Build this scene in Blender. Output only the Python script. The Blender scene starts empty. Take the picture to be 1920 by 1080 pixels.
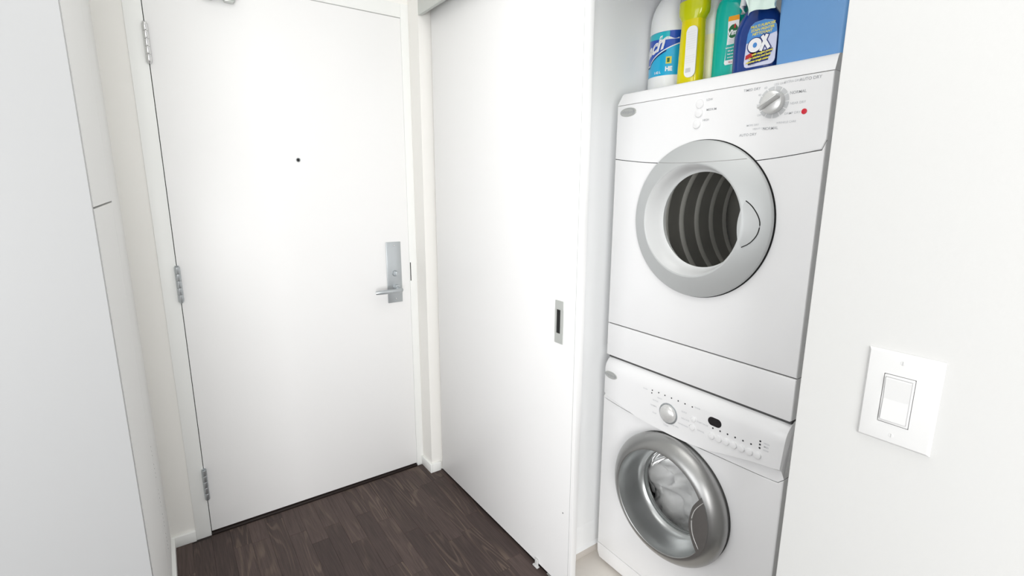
import bpy, bmesh, math, random
from math import sin, cos, pi, radians
from mathutils import Matrix, Vector, noise
random.seed(7)
sc = bpy.context.scene
COL = sc.collection

# ------------------------------------------------------------------ camera
YAW, PIT, ROL, FPX, CAMH = 0.612264623, -0.202048265, 0.004010078, 931.94991, 1.42
f_ = Vector((sin(YAW)*cos(PIT), cos(YAW)*cos(PIT), sin(PIT)))
r_ = Vector((cos(YAW), -sin(YAW), 0)); u_ = r_.cross(f_)
r2 = r_*cos(ROL)+u_*sin(ROL); u2 = -r_*sin(ROL)+u_*cos(ROL)
cd = bpy.data.cameras.new('camera'); cam = bpy.data.objects.new('camera', cd); COL.objects.link(cam)
cd.sensor_width = 36; cd.lens = FPX/1920*36; cd.clip_start = .02
cam.matrix_world = Matrix(((r2.x, u2.x, -f_.x, 0), (r2.y, u2.y, -f_.y, 0), (r2.z, u2.z, -f_.z, CAMH), (0, 0, 0, 1)))
sc.camera = cam

# ------------------------------------------------------------------ world, lights, exposure
w = bpy.data.worlds.new('world'); sc.world = w; w.use_nodes = True
bg = w.node_tree.nodes['Background']; bg.inputs[0].default_value = (.97, .985, 1, 1); bg.inputs[1].default_value = .5
def area(name, loc, rot, sx, sy, power, col=(1, 1, 1)):
    l = bpy.data.lights.new(name, 'AREA'); l.shape = 'RECTANGLE'; l.size = sx; l.size_y = sy
    l.energy = power; l.color = col
    o = bpy.data.objects.new(name, l); COL.objects.link(o); o.location = loc; o.rotation_euler = rot
    return o
area('hall_ceiling_light', (.35, .45, 2.58), (0, 0, 0), .75, 1.5, 5.5, (1, .99, .97))
area('rear_fill_light', (-.85, -1.65, 1.1), (radians(90), 0, radians(-27)), 1.6, 1.5, 50, (1, .995, .985))  # added fill behind the camera to brighten door, dryer and closet
area('left_fill_light', (-2.1, .45, 1.25), (radians(90), 0, radians(-82)), 1.7, 1.6, 17, (.98, .99, 1))  # added fill from the left to brighten the dryer front, not a real window
vs = sc.view_settings
vs.view_transform = 'Standard'; vs.look = 'None'; vs.gamma = 1; vs.use_curve_mapping = False; vs.exposure = .63
sc.cycles.diffuse_bounces = 8

# ------------------------------------------------------------------ materials
def srgb(r, g, b):
    f = lambda c: (c/12.92 if c <= .04045 else ((c+.055)/1.055)**2.4)
    return (f(r/255), f(g/255), f(b/255), 1)
def mat(name, col, rough=.5, metal=0, bump=0, bscale=200, coat=0, trans=0, ior=1.45, sss=0, var=0):
    m = bpy.data.materials.new(name); m.use_nodes = True
    nt = m.node_tree; b = nt.nodes['Principled BSDF']
    c = col if len(col) == 4 else (*col, 1)
    b.inputs['Base Color'].default_value = c; b.inputs['Roughness'].default_value = rough
    b.inputs['Metallic'].default_value = metal; b.inputs['IOR'].default_value = ior
    if coat: b.inputs['Coat Weight'].default_value = coat; b.inputs['Coat Roughness'].default_value = .08
    if trans: b.inputs['Transmission Weight'].default_value = trans
    if sss:
        b.inputs['Subsurface Weight'].default_value = sss; b.inputs['Subsurface Radius'].default_value = (.02, .02, .015)
    if bump or var:
        tc = nt.nodes.new('ShaderNodeTexCoord'); n = nt.nodes.new('ShaderNodeTexNoise')
        n.inputs['Scale'].default_value = bscale; n.inputs['Detail'].default_value = 3
        nt.links.new(tc.outputs['Object'], n.inputs['Vector'])
        if bump:
            bp = nt.nodes.new('ShaderNodeBump'); bp.inputs['Strength'].default_value = bump; bp.inputs['Distance'].default_value = .001
            nt.links.new(n.outputs['Fac'], bp.inputs['Height']); nt.links.new(bp.outputs['Normal'], b.inputs['Normal'])
        if var:
            mx = nt.nodes.new('ShaderNodeMix'); mx.data_type = 'RGBA'
            mx.inputs['A'].default_value = c; mx.inputs['B'].default_value = (c[0]*(1-var), c[1]*(1-var), c[2]*(1-var), 1)
            nt.links.new(n.outputs['Fac'], mx.inputs['Factor']); nt.links.new(mx.outputs['Result'], b.inputs['Base Color'])
    return m
M = {}
M['wall'] = mat('wall_paint', (.78, .78, .77), .75, bump=.12, bscale=260)
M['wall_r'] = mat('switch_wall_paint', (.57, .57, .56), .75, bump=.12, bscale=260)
M['wall_warm'] = mat('hall_wall_paint', (.86, .85, .82), .75, bump=.12, bscale=260)
M['closet'] = mat('closet_paint', (.90, .91, .915), .7, bump=.1, bscale=260)
M['ceiling'] = mat('ceiling_paint', (.84, .84, .82), .85, bump=.1, bscale=150)
M['door'] = mat('door_lacquer', (.87, .87, .87), .38, bump=.04, bscale=90)
M['trim'] = mat('trim_gloss_paint', (.87, .88, .865), .35, bump=.03, bscale=120)
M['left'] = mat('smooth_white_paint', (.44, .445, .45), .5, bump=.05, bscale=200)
M['alu'] = mat('brushed_aluminium', (.60, .62, .60), .42, metal=.55, bump=.05, bscale=400)
M['satin'] = mat('satin_nickel', (.52, .55, .57), .36, metal=.75, bump=.04, bscale=500)
M['steel'] = mat('polished_steel', (.74, .74, .74), .2, metal=1, var=.08, bscale=60)
M['dark'] = mat('dark_gap', (.012, .012, .012), .8, var=.2)
M['gap'] = mat('grey_gap', (.10, .10, .10), .8, var=.2)
M['softgap'] = mat('soft_grey_gap', (.42, .42, .42), .8, var=.1)
M['enamel'] = mat('white_enamel', (.86, .86, .865), .26, coat=.25, bump=.015, bscale=60)
M['plastic'] = mat('white_plastic', (.86, .86, .865), .3, bump=.015, bscale=90)
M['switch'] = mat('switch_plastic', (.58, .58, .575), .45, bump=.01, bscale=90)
M['ring'] = mat('silver_grey_plastic', (.56, .575, .575), .42, metal=.25, bump=.02, bscale=500)
M['funnel'] = mat('pale_silver_plastic', (.74, .75, .75), .33, metal=.15, bump=.01, bscale=300)
M['knob'] = mat('pale_silver_knob', (.74, .74, .73), .28, metal=.35, bump=.01, bscale=200)
M['chrome'] = mat('satin_chrome_plastic', (.38, .38, .375), .33, metal=.85, bump=.02, bscale=500)
M['chrome2'] = mat('bright_chrome_plastic', (.50, .515, .515), .30, metal=.88, bump=.02, bscale=300)
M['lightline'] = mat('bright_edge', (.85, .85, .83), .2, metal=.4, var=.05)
M['badge'] = mat('badge_silver', (.56, .57, .55), .3, metal=.4, var=.08)
M['print'] = mat('grey_print', (.42, .43, .45), .6, var=.1)
M['print_pale'] = mat('pale_grey_print', (.62, .63, .65), .6, var=.1)
M['dial_grey'] = mat('dial_ring_grey', (.60, .61, .62), .5, var=.05)
M['red'] = mat('red_dot', srgb(214, 30, 52), .4, var=.1)
M['display'] = mat('black_display', (.018, .016, .018), .2, var=.1)
M['led'] = mat('indicator_dark', (.03, .03, .035), .4, var=.1)
M['tile'] = mat('cream_tile', (.74, .70, .65), .3, bump=.03, bscale=30, var=.05)
M['bb_beige'] = mat('beige_base', (.62, .58, .54), .45, var=.06)
M['rubber'] = mat('grey_rubber', (.20, .21, .21), .5, var=.1)
M['cloth'] = mat('white_cotton', (.93, .92, .93), .9, bump=.5, bscale=160)
M['bin'] = mat('blue_bin_plastic', srgb(108, 160, 214), .38, bump=.04, bscale=40, var=.05)
M['jug'] = mat('white_hdpe', (.91, .92, .93), .32, sss=.2, bump=.01, bscale=60)
M['lab_cyan'] = mat('label_cyan', srgb(20, 178, 226), .3, coat=.4, var=.12, bscale=18)
M['lab_teal'] = mat('label_teal', srgb(30, 190, 205), .3, coat=.4, var=.1, bscale=18)
M['lab_blue'] = mat('label_blue', srgb(12, 78, 190), .3, coat=.4, var=.15, bscale=18)
M['lab_white'] = mat('label_white', srgb(238, 238, 240), .4, var=.04)
M['lab_lav'] = mat('label_lavender', srgb(208, 212, 234), .35, coat=.2, var=.08, bscale=25)
M['lab_lblue'] = mat('label_mid_blue', srgb(70, 138, 208), .35, coat=.2, var=.1, bscale=25)
M['navy'] = mat('ink_navy', srgb(22, 40, 110), .4, var=.1)
M['ink_yel'] = mat('ink_yellow', srgb(226, 214, 82), .4, var=.1)
M['ink_red'] = mat('ink_red', srgb(184, 44, 50), .4, var=.1)
M['ink_green'] = mat('ink_green', srgb(24, 104, 58), .4, var=.1)
M['ink_orange'] = mat('ink_orange', srgb(246, 166, 34), .4, var=.15, bscale=60)
M['yellow'] = mat('yellow_soap', srgb(240, 226, 0), .14, trans=.12, sss=.25, ior=1.36, coat=.5, var=.12, bscale=25)
M['yellowgreen'] = mat('yellow_green_soap', srgb(216, 222, 0), .14, trans=.15, sss=.2, ior=1.36, coat=.5, var=.15, bscale=35)
M['clear'] = mat('clear_plastic', srgb(206, 206, 196), .12, trans=.55, ior=1.3, var=.06)
M['cream'] = mat('cream_liquid', srgb(250, 245, 216), .35, sss=.4, var=.05)
M['frost'] = mat('frosted_plastic', srgb(240, 243, 240), .35, sss=.4, var=.04)
M['tealliq'] = mat('teal_cleaner', srgb(6, 192, 176), .16, trans=.08, sss=.15, ior=1.36, coat=.4, var=.1, bscale=25)
M['tealcap'] = mat('teal_plastic', srgb(24, 168, 158), .3, var=.06)
M['oxblue'] = mat('navy_bottle', srgb(24, 70, 158), .12, trans=.25, ior=1.36, coat=.5, var=.3, bscale=22)
M['trigwhite'] = mat('trigger_white', (.8, .82, .82), .35, var=.04)
M['trigblue'] = mat('trigger_blue', srgb(22, 96, 206), .3, var=.06)
M['mint'] = mat('mint_plastic_bag', srgb(222, 240, 232), .45, sss=.15, bump=.3, bscale=120, var=.06)

def glass(name, tint, facing):
    m = bpy.data.materials.new(name); m.use_nodes = True; nt = m.node_tree; nt.nodes.clear()
    o = nt.nodes.new('ShaderNodeOutputMaterial'); mx = nt.nodes.new('ShaderNodeMixShader')
    t = nt.nodes.new('ShaderNodeBsdfTransparent'); t.inputs[0].default_value = (*tint, 1)
    g = nt.nodes.new('ShaderNodeBsdfGlossy'); g.inputs['Roughness'].default_value = .04
    fr = nt.nodes.new('ShaderNodeFresnel'); fr.inputs['IOR'].default_value = facing
    nt.links.new(fr.outputs[0], mx.inputs[0]); nt.links.new(t.outputs[0], mx.inputs[1]); nt.links.new(g.outputs[0], mx.inputs[2])
    nt.links.new(mx.outputs[0], o.inputs['Surface']); return m
M['glass'] = glass('door_glass', (.91, .92, .91), 1.28)

def wood():
    m = bpy.data.materials.new('dark_oak'); m.use_nodes = True; nt = m.node_tree; L = nt.links.new; N = nt.nodes.new
    b = nt.nodes['Principled BSDF']
    tc = N('ShaderNodeTexCoord'); oi = N('ShaderNodeObjectInfo')
    mul = N('ShaderNodeVectorMath'); mul.operation = 'SCALE'; mul.inputs[0].default_value = (37, 91, 53); L(oi.outputs['Random'], mul.inputs['Scale'])
    add = N('ShaderNodeVectorMath'); add.operation = 'ADD'; L(tc.outputs['Object'], add.inputs[0]); L(mul.outputs[0], add.inputs[1])
    mp = N('ShaderNodeMapping'); mp.inputs['Scale'].default_value = (13, 1.5, 6); L(add.outputs[0], mp.inputs['Vector'])
    n1 = N('ShaderNodeTexNoise'); n1.inputs['Scale'].default_value = 1; n1.inputs['Detail'].default_value = 1.2; n1.inputs['Roughness'].default_value = .4; L(mp.outputs[0], n1.inputs['Vector'])
    mm = N('ShaderNodeMath'); mm.operation = 'MULTIPLY'; mm.inputs[1].default_value = 68; L(n1.outputs['Fac'], mm.inputs[0])
    sn = N('ShaderNodeMath'); sn.operation = 'SINE'; L(mm.outputs[0], sn.inputs[0])
    mp2 = N('ShaderNodeMapping'); mp2.inputs['Scale'].default_value = (260, 9, 60); L(add.outputs[0], mp2.inputs['Vector'])
    n2 = N('ShaderNodeTexNoise'); n2.inputs['Scale'].default_value = 1; n2.inputs['Detail'].default_value = 3; L(mp2.outputs[0], n2.inputs['Vector'])
    # how strong the rings show on this plank
    cr = N('ShaderNodeValToRGB'); cr.color_ramp.elements[0].position = .25; cr.color_ramp.elements[1].position = .95
    L(sn.outputs[0], cr.inputs[0])
    mp3 = N('ShaderNodeMapping'); mp3.inputs['Scale'].default_value = (7, 1.6, 5); mp3.inputs['Location'].default_value = (3, 8, 1); L(add.outputs[0], mp3.inputs['Vector'])
    n3 = N('ShaderNodeTexNoise'); n3.inputs['Scale'].default_value = 1; L(mp3.outputs[0], n3.inputs['Vector'])
    mr = N('ShaderNodeMapRange'); mr.inputs['From Min'].default_value = .44; mr.inputs['From Max'].default_value = .66; L(n3.outputs['Fac'], mr.inputs['Value'])
    g1 = N('ShaderNodeMath'); g1.operation = 'MULTIPLY'; L(cr.outputs['Color'], g1.inputs[0]); L(mr.outputs[0], g1.inputs[1])
    tone = N('ShaderNodeMix'); tone.data_type = 'RGBA'; tone.inputs['A'].default_value = (.053, .037, .034, 1); tone.inputs['B'].default_value = (.086, .061, .055, 1)
    L(oi.outputs['Random'], tone.inputs['Factor'])
    c1 = N('ShaderNodeMix'); c1.data_type = 'RGBA'; c1.inputs['B'].default_value = (.165, .122, .093, 1); L(tone.outputs['Result'], c1.inputs['A'])
    g2 = N('ShaderNodeMath'); g2.operation = 'MULTIPLY'; g2.inputs[1].default_value = .68; L(g1.outputs[0], g2.inputs[0]); L(g2.outputs[0], c1.inputs['Factor'])
    c2 = N('ShaderNodeMix'); c2.data_type = 'RGBA'; c2.blend_type = 'MULTIPLY'; c2.inputs['Factor'].default_value = .55
    cr2 = N('ShaderNodeValToRGB'); cr2.color_ramp.elements[0].position = .3; cr2.color_ramp.elements[0].color = (.5, .5, .5, 1); cr2.color_ramp.elements[1].position = .65; cr2.color_ramp.elements[1].color = (1.25, 1.25, 1.25, 1)
    L(n2.outputs['Fac'], cr2.inputs[0]); L(c1.outputs['Result'], c2.inputs['A']); L(cr2.outputs['Color'], c2.inputs['B'])
    L(c2.outputs['Result'], b.inputs['Base Color']); b.inputs['Roughness'].default_value = .55; b.inputs['Specular IOR Level'].default_value = .3
    bp = N('ShaderNodeBump'); bp.inputs['Strength'].default_value = .15; bp.inputs['Distance'].default_value = .0006
    L(n2.outputs['Fac'], bp.inputs['Height']); L(bp.outputs[0], b.inputs['Normal'])
    return m
M['wood'] = wood()
M['wood_dark'] = mat('dark_threshold_wood', (.022, .014, .012), .55, var=.3, bscale=40)

# ------------------------------------------------------------------ builders
def link(name, bm, m, parent=None, smooth=None):
    me = bpy.data.meshes.new(name); bmesh.ops.recalc_face_normals(bm, faces=bm.faces)
    bm.to_mesh(me); bm.free()
    for x in (m if isinstance(m, (list, tuple)) else [m]): me.materials.append(M[x])
    if smooth is not None:
        for p in me.polygons: p.use_smooth = True
        me.set_sharp_from_angle(angle=radians(smooth))
    o = bpy.data.objects.new(name, me); COL.objects.link(o)
    if parent is not None: o.parent = parent; o.matrix_parent_inverse = Matrix.Translation(-parent_world(parent))
    if name == 'lettering': o['kind'] = 'stuff'
    return o
def parent_world(p):
    v = Vector(p.location); q = p.parent
    return v if q is None else v
def empty(name, loc, label, cat, group=None, kind=None):
    o = bpy.data.objects.new(name, None); COL.objects.link(o); o.location = loc
    o.empty_display_size = .05
    tag(o, label, cat, group, kind); return o
def tag(o, label=None, cat=None, group=None, kind=None):
    if label: o['label'] = label
    if cat: o['category'] = cat
    if group: o['group'] = group
    if kind: o['kind'] = kind
    return o
def add_box(bm, x0, x1, y0, y1, z0, z1, bev=0, seg=2):
    r = bmesh.ops.create_cube(bm, size=1)
    for v in r['verts']:
        v.co = Vector(((x0+x1)/2+v.co.x*(x1-x0), (y0+y1)/2+v.co.y*(y1-y0), (z0+z1)/2+v.co.z*(z1-z0)))
    if bev:
        es = list({e for v in r['verts'] for e in v.link_edges})
        bmesh.ops.bevel(bm, geom=es, offset=bev, segments=seg, profile=.5, affect='EDGES')
def box(name, x0, x1, y0, y1, z0, z1, m, parent=None, bev=0, seg=2):
    bm = bmesh.new(); add_box(bm, x0, x1, y0, y1, z0, z1, bev, seg)
    return link(name, bm, m, parent, 35 if bev else None)
def add_rev(bm, prof, o, axis='x', n=64, a0=0, a1=2*pi, mi=0):
    """revolve (r, h) profile about axis through o; h runs along +axis"""
    full = abs(a1-a0-2*pi) < 1e-6; k = n if full else n+1
    rings = []
    for r, h in prof:
        ring = []
        for i in range(k):
            a = a0+(a1-a0)*i/n; c, s = r*cos(a), r*sin(a)
            p = {'x': (o[0]+h, o[1]+c, o[2]+s), 'y': (o[0]+c, o[1]+h, o[2]+s), 'z': (o[0]+c, o[1]+s, o[2]+h)}[axis]
            ring.append(p)
        if r < 1e-7: rings.append([bm.verts.new(ring[0])]*k)
        else: rings.append([bm.verts.new(p) for p in ring])
    for A, B in zip(rings, rings[1:]):
        for i in range(n):
            j = (i+1) % k
            vs_ = [A[i], A[j], B[j], B[i]]; u = []
            for v in vs_:
                if v not in u: u.append(v)
            if len(u) >= 3:
                try: bm.faces.new(u).material_index = mi
                except ValueError: pass
def rev(name, prof, o, m, parent=None, axis='x', n=64, smooth=40, a0=0, a1=2*pi):
    bm = bmesh.new(); add_rev(bm, prof, o, axis, n, a0, a1); return link(name, bm, m, parent, smooth)
def panel_yz(name, outline, x0, depth, m, parent=None, hole=None, bev=.002):
    """extruded panel, its face at x0 looking to -x, outline of (y, z), optional round hole (y, z, r)"""
    bm = bmesh.new()
    def loop(pts):
        vs_ = [bm.verts.new((x0, y, z)) for y, z in pts]
        return [bm.edges.new((vs_[i], vs_[(i+1) % len(vs_)])) for i in range(len(vs_))]
    outer = loop(outline); es = list(outer)
    if hole: es += loop([(hole[0]+hole[2]*cos(2*pi*i/48), hole[1]+hole[2]*sin(2*pi*i/48)) for i in range(48)])
    bmesh.ops.triangle_fill(bm, edges=es, use_beauty=True, use_dissolve=False)
    fs = list(bm.faces)
    r = bmesh.ops.extrude_face_region(bm, geom=fs, use_keep_orig=True)
    for g in r['geom']:
        if isinstance(g, bmesh.types.BMVert): g.co.x += depth
    if bev:
        fe = [e for e in bm.edges if all(abs(v.co.x-x0) < 1e-6 for v in e.verts) and any(any(abs(v.co.x-x0-depth) < 1e-6 for v in fc.verts) for fc in e.link_faces)]
        bmesh.ops.bevel(bm, geom=fe, offset=bev, segments=3, profile=.5, affect='EDGES')
    return link(name, bm, m, parent, 30)
def add_tube(bm, pts, r, n=8):
    prev = None
    for i, p in enumerate(pts):
        p = Vector(p); t = (Vector(pts[min(i+1, len(pts)-1)])-Vector(pts[max(i-1, 0)])).normalized()
        a = t.cross(Vector((0, 0, 1)));
        if a.length < 1e-4: a = t.cross(Vector((1, 0, 0)))
        a.normalize(); b = t.cross(a)
        rr = r[i] if isinstance(r, (list, tuple)) else r
        ring = [bm.verts.new(p+a*rr*cos(2*pi*k/n)+b*rr*sin(2*pi*k/n)) for k in range(n)]
        if prev:
            for k in range(n): bm.faces.new((prev[k], prev[(k+1) % n], ring[(k+1) % n], ring[k]))
        else: bm.faces.new(ring[::-1])
        prev = ring
    bm.faces.new(prev)
def tube(name, pts, r, m, parent=None, n=8):
    bm = bmesh.new(); add_tube(bm, pts, r, n); return link(name, bm, m, parent, 60)
def add_text(bm, txt, size, fn, bold=0, shear=0, align='CENTER', mi=0):
    cu = bpy.data.curves.new('t', 'FONT'); cu.body = txt; cu.size = size; cu.resolution_u = 3
    cu.align_x = align; cu.align_y = 'CENTER'; cu.offset = bold; cu.shear = shear
    o = bpy.data.objects.new('t', cu); COL.objects.link(o)
    dg = bpy.context.evaluated_depsgraph_get(); dg.update()
    me = bpy.data.meshes.new_from_object(o.evaluated_get(dg))
    vs_ = [bm.verts.new(fn(v.co.x, v.co.y)) for v in me.vertices]
    for p in me.polygons:
        try: bm.faces.new([vs_[i] for i in p.vertices]).material_index = mi
        except ValueError: pass
    bpy.data.objects.remove(o); bpy.data.curves.remove(cu); bpy.data.meshes.remove(me)
def facing(x, y, z):                 # map (u right, v up) on a plane that looks to -x
    return lambda u, v: (x, y-u, z+v)
def add_poly(bm, pts, mi=0):
    f = bm.faces.new([bm.verts.new(p) for p in pts]); f.material_index = mi; return f
def add_fill(bm, pts2, fn, mi=0):
    """flat filled outline in (u, v) subdivided finely enough to be bent by fn"""
    add_poly(bm, [fn(u, v) for u, v in pts2], mi)
def add_grid(bm, u0, u1, v0, v1, nu, nv, fn, mi=0):
    g = [[bm.verts.new(fn(u0+(u1-u0)*i/nu, (v0(u0+(u1-u0)*i/nu) if callable(v0) else v0)+((v1(u0+(u1-u0)*i/nu) if callable(v1) else v1)-(v0(u0+(u1-u0)*i/nu) if callable(v0) else v0))*j/nv)) for j in range(nv+1)] for i in range(nu+1)]
    for i in range(nu):
        for j in range(nv): bm.faces.new((g[i][j], g[i+1][j], g[i+1][j+1], g[i][j+1])).material_index = mi
def add_loft(bm, cx, cy, secs, n=32, mi=0):
    """stack of superellipse sections (z, half_y, half_x, exponent[, mi[, dy]])"""
    prev = None
    for s in secs:
        z, hy, hx, ex = s[:4]; dy = s[5] if len(s) > 5 else 0
        ring = []
        for i in range(n):
            a = 2*pi*i/n; c, d = cos(a), sin(a)
            ring.append(bm.verts.new((cx+hx*math.copysign(abs(c)**(2/ex), c), cy+dy+hy*math.copysign(abs(d)**(2/ex), d), z)))
        if prev:
            for i in range(n):
                bm.faces.new((prev[i], prev[(i+1) % n], ring[(i+1) % n], ring[i])).material_index = s[4] if len(s) > 4 else mi
        else: bm.faces.new(ring[::-1])
        prev = ring
    bm.faces.new(prev)
def loft(name, cx, cy, secs, m, parent=None, n=40):
    bm = bmesh.new(); add_loft(bm, cx, cy, secs, n); return link(name, bm, m, parent, 50)
ST = 'structure'

# ------------------------------------------------------------------ the setting
CEIL = 2.6
# floor: base + planks
fl = box('floor', -3.2, 1.09, -2.6, 2.35, -.05, -.0045, 'wood_dark')
tag(fl, 'dark brown three strip wood floor of the hallway', 'floor', kind=ST)
def plank(x0, x1, y0, y1):
    cx, cy = (x0+x1)/2, (y0+y1)/2; g = .00012
    dz = random.uniform(-.0003, 0)
    bm = bmesh.new(); hx, hy = (x1-x0)/2-g, (y1-y0)/2-g
    t = [bm.verts.new((sx*(hx-.0003), sy*(hy-.0003), 0)) for sx, sy in ((-1, -1), (1, -1), (1, 1), (-1, 1))]
    m_ = [bm.verts.new((sx*hx, sy*hy, -.0006)) for sx, sy in ((-1, -1), (1, -1), (1, 1), (-1, 1))]
    b_ = [bm.verts.new((sx*hx, sy*hy, -.004)) for sx, sy in ((-1, -1), (1, -1), (1, 1), (-1, 1))]
    bm.faces.new(t)
    for A, B in ((t, m_), (m_, b_)):
        for i in range(4): bm.faces.new((A[i], A[(i+1) % 4], B[(i+1) % 4], B[i]))
    o = link('plank', bm, 'wood', fl); o.location = (cx, cy, dz)
W = .066
def strips(x0, n, ya, yb):
    for k in range(n):
        y = yb+random.uniform(0, .35); first = True
        while y > ya:
            ln = random.uniform(.27, .52)
            top = min(y, yb); bot = max(y-ln, ya)
            if top-bot > .02: plank(x0+k*W, min(x0+(k+1)*W, 1.036), bot, top)
            y -= ln
strips(-.108, 18, .5, 2.188)
strips(-.108-6*W, 6, .5, 1.316)
cf = box('closet_floor', 1.0365, 2.06, .329, 1.238, -.05, 0, 'tile')
tag(cf, 'cream tile floor inside the laundry closet', 'floor', kind=ST)
tag(box('trim_1', 1.0335, 1.04, .329, 1.238, -.01, .003, 'alu'), 'thin metal strip between the wood floor and the closet tile', 'trim', kind=ST)
tag(box('ceiling', -3.2, 2.2, -1.4, 2.5, CEIL, CEIL+.05, 'ceiling'), 'white ceiling above the hallway', 'ceiling', kind=ST)

# wall with the entry door
YD = 2.203
bm = bmesh.new()
add_box(bm, -.25, -.0262, YD, YD+.15, -.05, CEIL)
add_box(bm, -.028, .985, YD, YD+.15, 2.19, CEIL)
add_box(bm, -.028, .985, YD+.10, YD+.15, -.05, 2.19)
tag(link('wall_back', bm, 'wall_warm'), 'pale warm white wall around the entry door', 'wall', kind=ST)
bm = bmesh.new()      # steel door frame
add_box(bm, -.026, .027, YD-.004, YD+.09, -.02, 2.19, .0015)
add_box(bm, .9475, .984, YD-.004, YD+.09, -.02, 2.19, .0015)
add_box(bm, .0268, .9477, YD-.0038, YD+.09, 2.1335, 2.1898, .0015)
tr = link('trim_2', bm, 'trim', None, 35)
tag(tr, 'white steel frame around the entry door', 'door frame', kind=ST)
box('strike_slot', .9492, .9528, YD-.0052, YD-.003, .974, 1.062, 'dark', tr)
bm = bmesh.new()      # near black backing, painted as the shade in the gaps and under the door
add_box(bm, .0268, .9478, YD+.046, YD+.09, 0, 2.1337)
tag(link('trim_3', bm, 'dark'), 'near black backing painted as shade behind the gap around the entry door', 'trim', kind=ST)
tag(box('trim_4', .0275, .9472, YD-.010, YD+.05, -.004, .007, 'wood_dark', bev=.002), 'dark wood threshold under the entry door', 'threshold', kind=ST)
D = empty('door_1', (.49, YD, 0), 'white flush entry door with steel lever lock and peephole', 'door', kind=ST)
box('door_leaf', .0293, .9468, YD-.002, YD+.042, .013, 2.1305, 'door', D, .0012)
def hinge(z0, z1):
    bm = bmesh.new(); n = 5; L = (z1-z0)/n
    h = bmesh.new(); h.free()
    o = None
    for i in range(n):
        add_rev(bm, [(0, 0), (.0082, 0), (.0092, .0012), (.0092, L-.0014), (.0082, L-.0003), (0, L-.0003)], (.0285, YD-.0085, z0+i*L), 'z', 16)
    add_rev(bm, [(0, 0), (.0055, .001), (.007, .005), (0, .005)], (.0285, YD-.0085, z1-.001), 'z', 12)
    add_rev(bm, [(0, -.006), (.005, -.005), (.007, 0), (0, 0)], (.0285, YD-.0085, z0), 'z', 12)
    add_box(bm, .0278, .0296, YD-.009, YD+.03, z0, z1)
    o = link('hinge', bm, 'steel' if z0 > 1.5 else 'satin', D, 40)
    return o
tag(hinge(1.829, 1.953), 'bright polished top hinge'); hinge(.991, 1.123); hinge(.165, .296)
rev('peephole', [(0, .0005), (.0042, 0), (.0072, -.003), (.0085, -.002), (.0085, .004)], (.4835, YD-.002, 1.5207), 'satin', D, 'y', 24)
rev('peephole_lens', [(0, -.0012), (.0038, -.0005), (.0048, .0012)], (.4835, YD-.0042, 1.5207), 'dark', D, 'y', 20)
# door closer bracket at the head of the door
bm = bmesh.new()
add_box(bm, .205, .31, YD-.045, YD-.002, 2.070, 2.118, .004)
add_box(bm, .207, .237, YD-.03, YD-.002, 2.062, 2.074, .003); add_box(bm, .272, .303, YD-.03, YD-.002, 2.062, 2.074, .003)
link('door_closer', bm, 'alu', D, 35)
# lock
LP = box('lock_plate', .833, .9045, YD-.0075, YD-.002, .878, 1.165, 'satin', D, .0018)
for z in (1.148, .896):
    bm = bmesh.new(); add_rev(bm, [(0, -.0022), (.003, -.0018), (.0042, 0), (.0042, .002)], (.8715, YD-.0075, z), 'y', 16)
    link('screw', bm, 'steel', LP, 40)
bm = bmesh.new()
add_rev(bm, [(0, -.012), (.0115, -.012), (.0135, -.008), (.014, .001)], (.871, YD-.0075, 1.018), 'y', 28)
add_box(bm, .867, .8752, YD-.031, YD-.018, 1.006, 1.030, .002)
link('thumb_turn', bm, 'satin', LP, 40)
bm = bmesh.new()
zc = .945; yl = YD-.058
add_rev(bm, [(.0185, .001), (.0185, -.006), (.0175, -.008), (.0105, -.0085), (.0105, -.05), (0, -.05)], (.878, YD-.0075, zc), 'y', 28)
pts = [(.8785, YD-.046, zc), (.876, yl+.001, zc), (.866, yl-.003, zc), (.83, yl-.004, zc), (.80, yl-.004, zc), (.775, yl-.003, zc), (.758, yl+.002, zc-.001)]
add_tube(bm, pts, [.0095, .0112, .0116, .0116, .0116, .0112, .0100], 14)
for v in bm.verts:
    if v.co.y < YD-.03 and v.co.x < .87: v.co.z = zc+(v.co.z-zc)*.85
link('lever', bm, 'satin', LP, 50)

# corner pier to the right of the door, wall that carries the sliding door, header
bm = bmesh.new()
add_box(bm, .984, 1.25, 2.10, YD+.15, -.05, CEIL)
tag(link('wall_back_right', bm, 'wall_warm'), 'short pale wall pier between entry door and sliding door', 'wall', kind=ST)
bm = bmesh.new()
add_box(bm, 1.075, 2.2, 1.238, 2.10, -.05, CEIL)
tag(link('wall_closet_left', bm, 'closet'), 'grey white side wall of the laundry closet', 'wall', kind=ST)
tag(box('wall_closet_back', 2.05, 2.2, .328, 1.238, -.05, CEIL, 'closet'), 'grey white back wall of the laundry closet', 'wall', kind=ST)
tag(box('wall_header', .986, 1.02, .329, 2.0999, 2.20, CEIL, 'wall'), 'white wall above the sliding door track', 'wall', kind=ST)
bm = bmesh.new()
add_box(bm, .984, 1.0, .329, 2.0995, 2.124, 2.205, .002)
add_box(bm, 1.0, 1.074, .329, 2.0995, 2.175, 2.20)
tag(link('trim_5', bm, 'alu', None, 35), 'grey metal fascia of the sliding door track', 'track', kind=ST)
tag(box('wall_right', .76, 2.2, -1.2, .327, -.05, CEIL, 'wall_r', bev=.002), 'white wall with the light switch', 'wall', kind=ST)
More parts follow.
